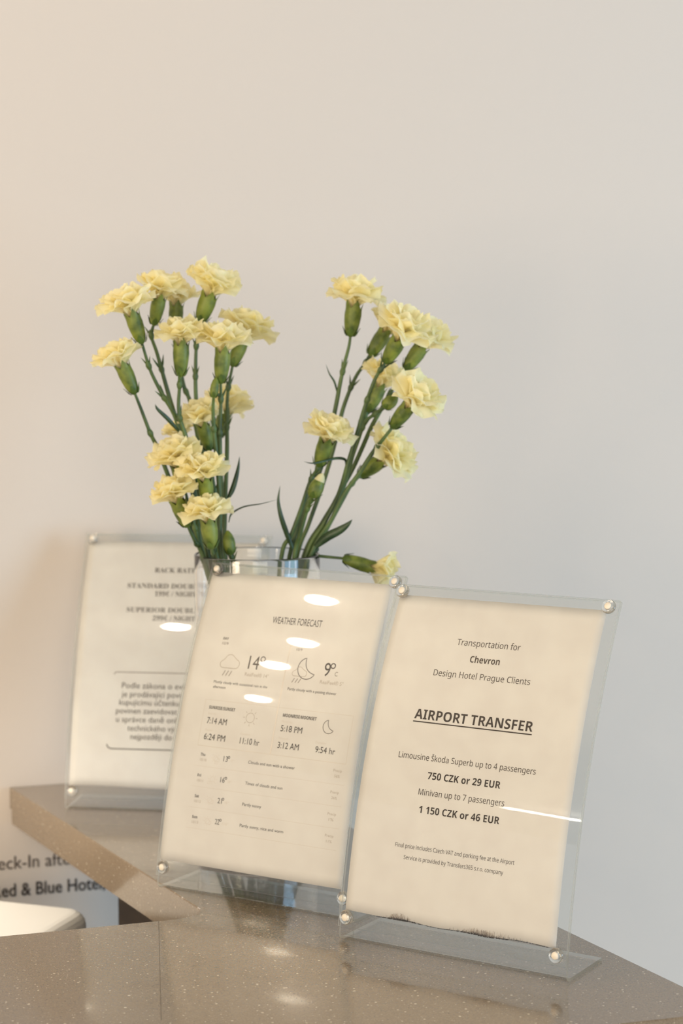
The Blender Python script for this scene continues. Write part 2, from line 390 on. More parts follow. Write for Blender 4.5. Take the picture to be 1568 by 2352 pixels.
# --- right: airport transfer
LR, YR = (-.0024, 1.2719, 0), .5543
make_holder('R', LR, YR, PR, 'clear acrylic sign holder at the front right, around the airport transfer sheet')
sh = make_sheet(LR, YR, PR, .0040, .1608, .0218, .2434, 'white sheet headed AIRPORT TRANSFER with prices, dirty along its lower edge',
                lambda t: .0004*math.sin(9*t)+.0003*math.sin(23*t+1))
fR = onto(PR)
def block(sheet, name, f, items):
    mb = MB()
    for it in items: put_text(mb, f, *it)
    return mb.build(name, INKS, sheet, smooth=False)
block(sh, 'printed_heading', fR, [("Transportation for", 's', 57.2, 105.1, 210.1, 4.4, 4), ("Chevron", 'sb', 69.8, 92.2, 198.7, 4.6, 4),
      ("Design Hotel Prague Clients", 's', 44.5, 117.4, 187.2, 4.3, 4)])
t_ = MB(); put_text(t_, fR, "AIRPORT TRANSFER", 'sb', 36.6, 125.5, 156.3, 6.7, 0); put_rect(t_, fR, 36.2, 125.5, 154.0, 154.8); t_.build('printed_title', INKS, sh, smooth=False)
block(sh, 'printed_prices', fR, [("Limousine Škoda Superb up to 4 passengers", 's', 30.0, 132.7, 128.8, 4.0, 4), ("750 CZK or 29 EUR", 'sb', 54.5, 109.0, 116.7, 4.7, 0),
      ("Minivan up to 7 passengers", 's', 49.5, 113.7, 105.7, 4.1, 4), ("1 150 CZK or 46 EUR", 'sb', 51.8, 111.9, 93.8, 4.7, 0)])
block(sh, 'printed_small_print', fR, [("Final price includes Czech VAT and parking fee at the Airport", 's', 37.3, 126.2, 69.5, 2.8, 4),
      ("Service is provided by Transfers365 s.r.o. company", 's', 44.8, 119.0, 62.1, 2.7, 4)])
rnd = random.Random(5); mb = MB()
edge = lambda u: 21.6+.35*math.sin(9*(u-4)/157)+.3*math.sin(23*(u-4)/157+1)
for c, wdt, n in ((46, 11, 330), (106, 12, 360), (112, 26, 240)):
    for i in range(n):
        u = c+rnd.gauss(0, wdt*.5); b0 = edge(u); k = math.exp(-((u-c)/wdt)**2)
        h = .25+rnd.random()**3*4.2*k; wd = .08+.10*rnd.random(); m = 0 if h < 1.5 else (1 if rnd.random() < .6 else 2)
        put_line(mb, fR, [(u, b0-.1), (u+rnd.uniform(-.06, .06), b0+h*.5), (u+rnd.uniform(-.12, .12), b0+h)], wd, m)
for i in range(260):
    u = rnd.uniform(28, 156); b0 = edge(u); k = max(math.exp(-((u-47)/13)**2), math.exp(-((u-108)/17)**2), .15)
    put_line(mb, fR, [(u, b0-.15), (u+.9, b0-.15+rnd.uniform(-.1, .25))], .25+1.0*k*rnd.random(), 0)
d = mb.build('dirt_smudge', [M_smudge, M_ink2, M_ink3], sh, smooth=False); d['label'] = 'black dirt smudges along the lower edge'

# --- middle: weather forecast
LW, YW = (-.1379, 1.3975, 0), .5438
make_holder('W', LW, YW, PW, 'clear acrylic sign holder in front of the vase, around the weather forecast')
sh = make_sheet(LW, YW, PW, .0012, .1594, .0228, .2437, 'white sheet headed WEATHER FORECAST with lamp glare on it', lambda t: .0003*t)
f = onto(PW)
block(sh, 'printed_title', f, [("WEATHER FORECAST", 'n', 65.7, 108.7, 206.9, 5.2, 0)])
def cloud(mb, u0, u1, v0, h, wd, m):
    W_ = u1-u0; r1, r2, r3 = h*.27, h*.42, h*.33
    pts = arcp(u0+r1, v0+r1, r1, 270, 110, 10)+arcp(u0+W_*.47, v0+h-r2, r2, 165, 40, 12)+arcp(u1-r3, v0+r3, r3, 80, -90, 12)
    put_line(mb, f, pts, wd, m, True)
def crescent(mb, c, r, tip_a0, tip_a1, depth, wd, m):
    out = arcp(c[0], c[1], r, tip_a0, tip_a1, 24); A, B = Vector(out[-1]), Vector(out[0]); mid = (A+B)/2; n_ = Vector((c[0], c[1]))-mid
    n_ = (Vector(out[12])-mid).normalized()*depth
    inn = []
    for i in range(1, 16):
        t = i/16; p = A*(1-t)**2+(mid+n_*2)*2*t*(1-t)+B*t*t; inn.append(tuple(p))
    put_line(mb, f, out+inn, wd, m, True)
def sun(mb, cx, cy, r, r0, r1, wd, m, k=8, skip=()):
    ring(mb, f, cx, cy, r, wd, m)
    for i in range(k):
        if i in skip: continue
        a = 2*PI*i/k+PI/2; put_line(mb, f, [(cx+r0*math.cos(a), cy+r0*math.sin(a)), (cx+r1*math.cos(a), cy+r1*math.sin(a))], wd, m)
block(sh, 'forecast_heading', f, [("DAY", 'nb', 26.1, 30.9, 191.0, 1.9, 0), ("10/9", 'n', 26.2, 31.6, 187.1, 2.0, 1)])
mb = MB()
for it in [("14", 'n', 53.3, 62.5, 170.6, 10, 4),
           ("RealFeel® 14°", 'n', 52.0, 73.0, 165.1, 2.7, 2), ("Mostly cloudy with occasional rain in the", 'n', 26.0, 73.7, 157.5, 2.0, 0),
           ("afternoon", 'n', 26.3, 37.5, 153.7, 2.0, 0)]: put_text(mb, f, *it)
mb.build('day_forecast', INKS, sh, smooth=False); mb = MB(); ring(mb, f, 65.2, 178.8, 1.9, .7, 4); mb.build('degree_sign', INKS, sh, smooth=False)
mb = MB(); cloud(mb, 28.4, 45.4, 169.6, 10.4, .45, 2)
for u in (33.2, 36.1, 39.0): put_line(mb, f, [(u-.9, 163.6), (u+1, 167.6)], .5, 1)
mb.build('rain_cloud_icon', INKS, sh, smooth=False)
block(sh, 'forecast_heading', f, [("NIGHT", 'nb', 92.4, 99.7, 191.9, 1.9, 0), ("10/9", 'n', 92.0, 97.0, 187.7, 2.0, 1)])
mb = MB()
for it in [("9", 'n', 119.0, 124.2, 171.0, 10, 0), ("C", 'n', 128.5, 130.9, 171.7, 3.2, 1),
           ("RealFeel® 5°", 'n', 117.5, 137.2, 165.2, 2.7, 2), ("Partly cloudy with a passing shower", 'n', 91.4, 133.0, 158.0, 2.0, 0)]: put_text(mb, f, *it)
mb.build('night_forecast', INKS, sh, smooth=False); mb = MB(); ring(mb, f, 125.9, 179.0, 1.8, .8, 0); mb.build('degree_sign', INKS, sh, smooth=False)
mb = MB(); crescent(mb, (104.6, 175.2), 8.0, 105, 330, 3.4, .55, 4); cloud(mb, 92.6, 105.0, 168.9, 7.0, .4, 2)
for u in (94.6, 97.4, 100.0): put_line(mb, f, [(u-.9, 163.9), (u+.9, 167.2)], .5, 1)
mb.build('moon_cloud_icon', INKS, sh, smooth=False)
mb = MB()
for it in [("SUNRISE/SUNSET", 'nb', 26.4, 49.7, 137.8, 2.4, 0), ("Sunrise", 'n', 26.4, 33.5, 133.7, 1.6, 3), ("7:14 AM", 'n', 26.7, 44.3, 126.9, 4.6, 0), ("Sunset", 'n', 26.5, 33.2, 121.3, 1.6, 3),
           ("6:24 PM", 'n', 26.4, 45.3, 114.8, 4.6, 0), ("Duration", 'n', 58.0, 66.6, 121.5, 1.6, 3), ("11:10 hr", 'n', 58.5, 75.6, 115.0, 4.5, 0)]: put_text(mb, f, *it)
mb.build('sunrise_times', INKS, sh, smooth=False)
mb = MB(); sun(mb, 64.1, 134.5, 3.6, 4.7, 6.3, .35, 2); mb.build('sun_icon', INKS, sh, smooth=False)
mb = MB()
for it in [("MOONRISE/MOONSET", 'nb', 91.7, 120.4, 138.2, 2.4, 0), ("Moonrise", 'n', 91.5, 100.8, 134.0, 1.6, 3), ("5:18 PM", 'n', 91.8, 110.1, 127.6, 4.5, 0), ("Moonset", 'n', 91.5, 99.7, 121.8, 1.6, 3),
           ("3:12 AM", 'n', 91.5, 109.6, 115.3, 4.5, 0), ("Duration", 'n', 123, 131.7, 122.0, 1.6, 3), ("9:54 hr", 'n', 123.6, 140.2, 115.6, 4.4, 0)]: put_text(mb, f, *it)
mb.build('moonrise_times', INKS, sh, smooth=False)
mb = MB(); crescent(mb, (131.8, 134.8), 4.9, 103, 327, 2.0, .4, 4); mb.build('moon_icon', INKS, sh, smooth=False)
mb = MB()
put_rect(mb, f, 22.3, 150.4, 144.4, 144.7, 3); put_rect(mb, f, 22.0, 150.6, 109.8, 110.2, 3); put_rect(mb, f, 22.0, 22.3, 110, 144.6, 3); put_rect(mb, f, 150.3, 150.6, 110, 144.6, 3)
put_rect(mb, f, 85.9, 86.9, 110.2, 191, 3)
for v in (95, 79.8, 64.4, 49.2): put_rect(mb, f, 21.3, 151.6, v-.12, v+.12, 3)
mb.build('table_lines', INKS, sh, smooth=False)
ROWS = [("Thu", 30.3, "10/10", 31.9, "13", "/7°", 56.2, "Clouds and sun with a shower", 108.9, "56%", 147.0, 102.5, 'r'),
        ("Fri", 29.2, "10/11", 31.6, "16", "/8°", 56.8, "Times of clouds and sun", 101.0, "26%", 147.2, 87.1, 's'),
        ("Sat", 29.8, "10/12", 32.0, "21", "/8°", 57.0, "Partly sunny", 85.1, "1%", 146.6, 71.8, 'c'),
        ("Sun", 30.7, "10/13", 32.0, "22", "/10°", 58.8, "Partly sunny, nice and warm", 106.3, "11%", 147.2, 56.5, 'c')]
for dn, du, dt, dtu, hi_, lo_, lou, tx, txu, pc, pcu, v, ic in ROWS:
    mb = MB()
    for it in [(dn, 'nb', 26.1, du, v, 2.1, 0), (dt, 'n', 26.2, dtu, v-3.7, 1.9, 2), (hi_, 'n', 46.8, 50.6, v-2.0, 3.9, 0), (lo_, 'n', 52.9, lou, v-1.8, 1.9, 3)]: put_text(mb, f, *it)
    block(sh, 'forecast_line', f, [(tx, 'n', 68.7, txu, v-1.1, 2.2, 0)])
    block(sh, 'rain_chance', f, [("Precip", 'n', 141.2, 148.2, v+1.3, 1.9, 2), (pc, 'n', 142.6, pcu, v-2.7, 1.9, 2)])
    mb.build('day_row', INKS, sh, smooth=False); mb = MB(); ring(mb, f, 51.4, v+1.4, .8, .4, 0); mb.build('degree_sign', INKS, sh, smooth=False)
    mb = MB(); sun(mb, 39.8, v-.6, 1.9, 2.7, 3.9, .25, 3, 8)
    if ic != 's': cloud(mb, 38.6, 43.2, v-3.0, 3.4, .25, 3)
    else: cloud(mb, 35.6, 38.9, v-4.3, 2.3, .25, 3)
    if ic == 'r':
        for u in (39.5, 40.8, 42.1): put_line(mb, f, [(u-.4, v-4.9), (u+.4, v-3.7)], .25, 3)
    mb.build('weather_icon', INKS, sh, smooth=False)

# --- left, behind the vase: rack rates
LL, YL = (-.2408, 1.6408, 0), .1331
make_holder('L', LL, YL, PL, 'clear acrylic sign holder at the back left, on the wing behind the vase')
sh = make_sheet(LL, YL, PL, .0030, .1610, .0222, .2436, 'white sheet of room rates at the back left with a paragraph in a box',
                lambda t: .0006*math.sin(7*t+.6)-.0006*t)
f = onto(PL)
block(sh, 'printed_rates', f, [("RACK RATES", 't', 66.0, 107.0, 214.1, 4.5, 4), ("STANDARD DOUBLE", 't', 42.6, 111.5, 199.1, 4.5, 4), ("199€ / NIGHT", 't', 68.1, 105.6, 191.8, 4.4, 4),
      ("SUPERIOR DOUBLE", 't', 44.0, 110.0, 176.7, 4.4, 4), ("299€ / NIGHT", 't', 68.2, 106.3, 169.2, 4.4, 4)])
block(sh, 'printed_paragraph', f, [("Podle zákona o evi", 'h', 45.5, 100.6, 108.0, 5.0, 4), ("je prodávající povi", 'h', 45.8, 98.2, 100.4, 5.0, 4), ("kupujícímu účtenku", 'h', 44.1, 97.6, 93.2, 5.0, 4),
      ("povinen zaevidovat", 'h', 41.7, 96.1, 85.9, 4.9, 4), ("u správce daně onl", 'h', 42.1, 95.6, 78.4, 4.9, 4), ("technického vý", 'h', 52.7, 94.6, 70.9, 4.9, 4), ("nejpozději do", 'h', 55.8, 92.6, 63.6, 4.9, 4)])
mb = MB(); put_line(mb, f, arcp(40, 120, 2.1, 180, 90, 6)+[(128, 122.1)], .7, 1); mb.build('box_line', INKS, sh, smooth=False)
mb = MB(); put_line(mb, f, arcp(39.5, 59.6, 4.6, 190, 270, 6)+[(124, 55.0)], .9, 4)
mb.build('box_line', INKS, sh, smooth=False)

# ------------------------------------------------------------------ vase
VC = Vector((-.0662, 1.497, 0)); VT = .2408; VR = .0494
vase = tag(empty('glass_vase', (VC.x, VC.y, .0002)), 'clear straight sided glass vase holding the carnations behind the weather forecast', 'vase')
prof = [(.0001, 0), (.044, 0), (.0462, .001), (.0472, .004)]
prof += [(.0472+(VR-.0472)*i/20, .004+(VT-.0055)*i/20) for i in range(1, 20)]
prof += [(VR, VT-.0016), (VR-.0003, VT-.0005), (VR-.0012, VT), (VR-.0016, VT-.0005), (VR-.0018, VT-.0016)]
prof += [(VR-.0018-(VR-.0472)*i/20, VT-.0016-(VT-.0096)*i/20) for i in range(1, 21)]
prof += [(.0445, .0068), (.041, .0060), (.0001, .0060)]
mb = MB(); mb.add(*lathe(prof, 96)); fix_normals(mb.build('vase_body', M_glass, vase))

# ------------------------------------------------------------------ carnations
def frame_from(z):
    z = z.normalized(); x = Vector((0, 1, 0)).cross(z)
    if x.length < .1: x = Vector((1, 0, 0)).cross(z)
    x.normalize(); y = z.cross(x); return Matrix((x, y, z)).transposed()
def petal(mb, T, az, th_end, Lp, Wp, cup, rng, hook=0.0):
    NS, NT = 9, 13; vs, fs = [], []; p1, p2, p3 = rng.uniform(0, 6), rng.uniform(0, 6), rng.uniform(0, 6)
    amp = rng.uniform(.045, .095)*Wp; ca, sa = math.cos(az), math.sin(az); tw = rng.uniform(-.25, .25)
    for j in range(NT):
        t = -1+2*j/(NT-1)
        Le = Lp*(1-.22*abs(t)**2.4+.028*math.sin(6.5*t+p1)+.014*math.sin(15*t+p2))
        x = z = 0.; th0 = .12
        for i in range(NS+1):
            s = i/NS
            if i:
                th = th0+(th_end-th0)*min(1, (s*1.35)**1.1)+hook*max(0, s-.55)*2.0
                x += math.sin(th)*Le/NS; z += math.cos(th)*Le/NS
            else: th = th0
            w_ = Wp*(.10+.90*math.sin(min(1, s*1.12)*PI/2)**1.15)*.5*(1-.10*max(0, s-.75)/.25)
            ru = amp*s*s*(math.sin(4.2*t+p1)+.5*math.sin(8.5*t+p3))+cup*Wp*t*t*s*.5
            # normal of the petal in its plane: (-cos th, sin th)
            lx = x-math.cos(th)*ru; lz = z+math.sin(th)*ru; ly = t*w_*(1-.05*s)+tw*s*lx*.3
            vs.append(T @ Vector((lx*ca-ly*sa, lx*sa+ly*ca, lz)))
    for j in range(NT-1):
        for i in range(NS): a = j*(NS+1)+i; fs.append((a, a+1, a+NS+2, a+NS+1))
    mb.add(vs, fs)
def blade(mb, pts, wd, twist=0.0, m=0):
    P = catmull(pts, 6); n = len(P); vs, fs = [], []
    for i, p in enumerate(P):
        t = (P[min(i+1, n-1)]-P[max(i-1, 0)]).normalized(); side = t.cross(Vector((math.sin(twist), -math.cos(twist), .15))).normalized()
        up = side.cross(t); s = i/(n-1); h = wd*.5*(min(1, .55+s*2.2) if s < .3 else (1-((s-.3)/.7)**1.7)+.02)
        vs += [p-side*h+up*h*.35, p+up*(-.00012), p+side*h+up*h*.35, p+up*-.0005]
    for i in range(n-1):
        for k in range(4): k2 = (k+1) % 4; fs.append((i*4+k, i*4+k2, i*4+4+k2, i*4+4+k))
    mb.add(vs, fs, m)
def spikes(mb, p, d, rng, size=.007, n=2):
    R = frame_from(d)
    for k in range(n):
        a = rng.uniform(0, 6) if k == 0 else a+PI
        o = R @ Vector((math.cos(a), math.sin(a), 0))
        blade(mb, [p+o*.0012, p+o*size*.35+d*size*.45, p+o*size*.62+d*size], size*.18)
def calyx_mesh(mb, M, L, r, bud=False):
    if bud: prof = [(.0012, 0), (r*.62, L*.06), (r*.92, L*.22), (r, L*.42), (r*.93, L*.62), (r*.66, L*.82), (r*.32, L*.95), (.0004, L)]
    else: prof = [(.0013, 0), (r*.42, L*.04), (r*.66, L*.13), (r*.84, L*.27), (r*.97, L*.48), (r*1.04, L*.70), (r*1.0, L*.86), (r*1.0, L*.92)]
    seg = 20; vs, fs = lathe(prof, seg, M)
    if not bud:
        b = len(vs)-seg
        for k in range(seg):
            ph = (k % 4)/4; tooth = abs(ph-.5)*2             # five pointed teeth
            ang = 2*PI*k/seg; rr = r*(1.0+.16*tooth); vs.append(M @ Vector((rr*math.cos(ang), rr*math.sin(ang), L*(.92+.27*tooth))))
        for k in range(seg): k2 = (k+1) % seg; fs.append((b+k, b+k2, b+seg+k2, b+seg+k))
    mb.add(vs, fs)
def bracts(mb, M, L, r, rng):
    for k in range(4):
        a = k*PI/2+rng.uniform(-.2, .2); vs, fs = [], []
        for i in range(5):
            s = i/4; w_ = (.85*(1-s**1.6)+.02)
            rad = r*(.42 if s < .1 else .58+.32*s)+.0005+.0008*s*s
            for t in (-1, 0, 1):
                an = a+t*w_*.75; vs.append(M @ Vector(((rad+.0003*(t == 0))*math.cos(an), (rad+.0003*(t == 0))*math.sin(an), L*(.02+.30*s))))
        for i in range(4):
            for t in range(2): q = i*3+t; fs.append((q, q+1, q+4, q+3))
        mb.add(vs, fs)
def inside(p):                                           # keep stems inside the glass
    q = Vector((p.x-VC.x, p.y-VC.y)); lim = VR-.0055
    if p.z < VT+.002 and q.length > lim: q *= lim/q.length
    return Vector((VC.x+q.x, VC.y+q.y, p.z))
# key: calyx top px, calyx neck px, bloom depth Y, towards-viewer tilt, bloom radius px, opening, stem px list, rim Y, bottom px, leaves
def carnation(spec, idx):
    rng = random.Random(100+idx*7)
    top, neck, Y, tilt, R, opening, path, rimY, bottom, label, kind = [spec.get(k) for k in ('top', 'neck', 'Y', 'tilt', 'R', 'open', 'path', 'rimY', 'bottom', 'label', 'kind')]
    k = Y/F; T0 = at(*top, Y); N0 = at(*neck, Y); ax = T0-N0; L = ax.length; ax = (ax.normalized()+Vector((0, -tilt, 0))).normalized()
    if kind != 'bud': L = min(max(L, .022), .030)
    else: L = ax.dot(T0-N0) if tilt < .3 else L
    N0 = T0-ax*L
    bot = Vector((VC.x+bottom[0], VC.y+bottom[1], .0085))
    root = tag(empty('carnation' if kind != 'bud' else 'carnation_bud', bot), label, 'flower', 'cream carnations in the glass vase')
    # stem
    n = len(path); pts = [N0+ax*.0015]
    for i, p in enumerate(path):
        t = (i+1)/n; pts.append(inside(at(p[0], p[1], Y+(rimY-Y)*t**.8)))
    rim = pts[-1]
    for t in (.3, .65): pts.append(inside(rim.lerp(bot, t)))
    pts.append(bot); P = catmull(pts, 6)
    mb = MB(); mb.add(*tube(P, lambda t: (.00105+.0007*min(1, t*3)), 9))
    ln = len(P)
    for q in spec.get('nodes', (.10, .24)):
        i = min(int(q*ln), ln-2); d = (P[i]-P[i+1]).normalized(); R3 = frame_from(d).to_4x4(); R3.translation = P[i]
        mb.add(*lathe([(.0009, -.0042), (.0019, -.0022), (.0024, 0), (.0019, .0022), (.001, .0042)], 10, R3)); spikes(mb, P[i]+d*.001, d, rng, rng.uniform(.006, .010))
    mb.build('stem', M_stem, root, off=bot)
    M = frame_from(ax).to_4x4(); M.translation = N0
    r = spec.get('cr', .0058)*(1 if kind != 'bud' else 1)
    mb = MB(); calyx_mesh(mb, M, L, r, kind == 'bud'); cx = mb.build('calyx', M_calyx, root, off=bot)
    mb = MB(); bracts(mb, M, L, r, rng); mb.build('bract', M_bract, cx, off=bot)
    if kind == 'bud':
        if spec.get('tip'):
            mb = MB(); Mt = M.copy()
            mb.add(*lathe([(r*.72, L*.78), (r*.62, L*.90), (r*.42, L*1.03), (r*.15, L*1.12), (.0002, L*1.14)], 14, Mt)); t_ = mb.build('petal_tip', M_petal, root, off=bot); t_['label'] = 'cream petal tip showing from the bud'
    else:
        mb = MB(); Mt = frame_from(ax).to_4x4(); Mt.translation = N0+ax*(L*.90); Rm = R*k*1.06; rng2 = random.Random(900+idx*13)
        o_ = math.radians(opening); az0 = rng2.uniform(0, 6)
        u_ = rng2.uniform
        for n_, off, a0, a1, l0, l1, w0_, w1_, c0_, c1_, h0, h1 in ((6, 0, .88, 1.12, 1.10, 1.28, 1.15, 1.45, -.08, .10, -.15, .45), (6, .5, .58, .80, 1.08, 1.24, 1.05, 1.30, -.04, .14, -.15, .30),
                (5, .2, .32, .50, 1.00, 1.16, .85, 1.10, 0, .18, -.1, .2), (5, .9, .06, .26, .88, 1.06, .65, .90, 0, .22, -.1, .2)):
            for i in range(n_): petal(mb, Mt, az0+off+2*PI*i/n_+u_(-.2, .2), o_*u_(a0, a1), Rm*u_(l0, l1), Rm*u_(w0_, w1_), u_(c0_, c1_), rng2, u_(h0, h1))
        mb.build('petals', M_petal, root, off=bot)
    for lf in spec.get('leaves', ()):
        mb = MB(); blade(mb, [at(x, y, ly) for x, y, ly in lf[0]], lf[1], lf[2] if len(lf) > 2 else 0); mb.build('leaf', M_leaf, root, off=bot)
    return root
LEFT = [
 dict(top=(303, 722), neck=(326, 790), Y=1.455, tilt=.10, R=72, open=88, path=[(345, 850), (372, 905), (405, 965), (432, 1080), (452, 1190), (466, 1272)], rimY=1.492, bottom=(.026, -.006),
      label='cream carnation at the far upper left of the left bunch', leaves=[([(410, 990, 1.47), (385, 962, 1.462), (362, 940, 1.458), (356, 928, 1.458)], .0032)]),
 dict(top=(366, 684), neck=(352, 748), Y=1.487, tilt=.12, R=64, open=82, path=[(347, 770), (360, 810), (376, 867), (390, 917), (412, 990), (440, 1100), (460, 1200), (474, 1273)], rimY=1.50, bottom=(.030, .006), cr=.0054,
      label='second cream carnation from the left in the left bunch, top row'),
 dict(top=(405, 700), neck=(402, 762), Y=1.512, tilt=.0, R=56, open=78, path=[(408, 810), (422, 885), (437, 925), (455, 1010), (472, 1130), (480, 1200), (484, 1275)], rimY=1.515, bottom=(.020, .020), cr=.0056,
      label='cream carnation at the back of the left bunch, half hidden above the middle bloom'),
 dict(top=(481, 678), neck=(458, 742), Y=1.490, tilt=.12, R=72, open=74, path=[(452, 775), (449, 840), (450, 917), (460, 1000), (480, 1120), (488, 1200), (495, 1276)], rimY=1.505, bottom=(.014, .010), cr=.0066, nodes=(.14, .24),
      label='tallest cream carnation of the left bunch, with one big upright petal'),
 dict(top=(416, 788), neck=(414, 866), Y=1.458, tilt=.10, R=64, open=90, path=[(412, 890), (411, 950), (430, 1015), (455, 1120), (468, 1200), (478, 1272)], rimY=1.478, bottom=(.022, -.016), cr=.0060,
      label='cream carnation in the middle of the left bunch, on a straight upright green cup'),
 dict(top=(512, 806), neck=(506, 882), Y=1.462, tilt=.06, R=72, open=92, path=[(507, 925), (505, 985), (505, 1040), (504, 1140), (503, 1200), (505, 1277)], rimY=1.480, bottom=(.006, -.018), cr=.0060,
      label='flat cream carnation to the right of the middle bloom in the left bunch'),
 dict(top=(556, 782), neck=(533, 842), Y=1.505, tilt=-.12, R=74, open=80, path=[(523, 900), (521, 970), (521, 1035), (518, 1125), (516, 1200), (515, 1278)], rimY=1.512, bottom=(-.004, .016), cr=.0056,
      label='cream carnation at the far right of the left bunch, seen from behind'),
 dict(top=(281, 840), neck=(310, 906), Y=1.458, tilt=.08, R=62, open=86, path=[(322, 935), (345, 995), (362, 1030), (386, 1092), (412, 1155), (440, 1222), (458, 1270)], rimY=1.488, bottom=(.034, -.004), cr=.0058, nodes=(.2,),
      label='outer left cream carnation leaning left on a thin bare stem'),
 dict(top=(516, 950), neck=(500, 1010), Y=1.535, tilt=-.45, R=62, open=66, path=[(505, 1060), (512, 1150), (518, 1278)], rimY=1.525, bottom=(-.006, .026), cr=.0056,
      label='cream carnation at the back of the left bunch, seen between the upright stems'),
 dict(top=(466, 975), neck=(480, 1036), Y=1.482, tilt=.22, R=58, open=80, path=[(486, 1080), (495, 1150), (500, 1200), (508, 1277)], rimY=1.490, bottom=(.010, -.008), cr=.0056,
      label='cream carnation halfway down the left bunch, just above the lower cluster'),
 dict(top=(415, 1005), neck=(432, 1060), Y=1.520, tilt=.0, R=44, open=72, path=[(448, 1130), (462, 1210), (472, 1272)], rimY=1.520, bottom=(.028, .018), cr=.005,
      label='small cream carnation hidden behind the lower cluster of the left bunch'),
 dict(top=(407, 1068), neck=(424, 1130), Y=1.462, tilt=.30, R=68, open=84, path=[(436, 1170), (450, 1222), (463, 1271)], rimY=1.475, bottom=(.030, -.020), cr=.0056, nodes=(.3,),
      label='upper left cream carnation of the lower cluster in the left bunch'),
 dict(top=(470, 1100), neck=(476, 1160), Y=1.447, tilt=.30, R=64, open=84, path=[(480, 1190), (486, 1235), (490, 1275)], rimY=1.468, bottom=(.016, -.026), cr=.0056, nodes=(.3,),
      label='right hand cream carnation of the lower cluster in the left bunch, with a frilled edge'),
 dict(top=(408, 1150), neck=(430, 1208), Y=1.452, tilt=.16, R=62, open=84, path=[(438, 1222), (452, 1250), (464, 1272)], rimY=1.472, bottom=(.036, -.014), cr=.0064, nodes=(.34,),
      label='cream carnation third from the top of the lower cluster, leaning left'),
 dict(top=(478, 1196), neck=(486, 1262), Y=1.440, tilt=.10, R=64, open=92, path=[(488, 1272), (490, 1278)], rimY=1.462, bottom=(.012, -.030), cr=.0062, nodes=(.34,),
      label='lowest cream carnation of the left bunch, just above the vase rim',
      leaves=[([(524, 1145, 1.47), (536, 1118, 1.47), (546, 1080, 1.47), (550, 1048, 1.47)], .0040), ([(525, 1200, 1.48), (532, 1180, 1.48), (560, 1164, 1.475), (600, 1157, 1.47), (638, 1147, 1.47)], .0013)]),
 dict(top=(496, 866), neck=(490, 914), Y=1.458, tilt=.0, R=0, open=0, path=[(489, 940), (491, 985), (498, 1060), (505, 1160), (507, 1275)], rimY=1.476, bottom=(.006, -.010), cr=.0034, kind='bud', nodes=(.25,),
      label='small closed green bud among the upper stems of the left bunch'),
 dict(top=(522, 1218), neck=(530, 1274), Y=1.472, tilt=.0, R=0, open=0, path=[(532, 1282), (534, 1290)], rimY=1.474, bottom=(-.002, -.024), cr=.0048, kind='bud', nodes=(.4,),
      label='plump closed green bud standing just above the vase rim on the left'),
]
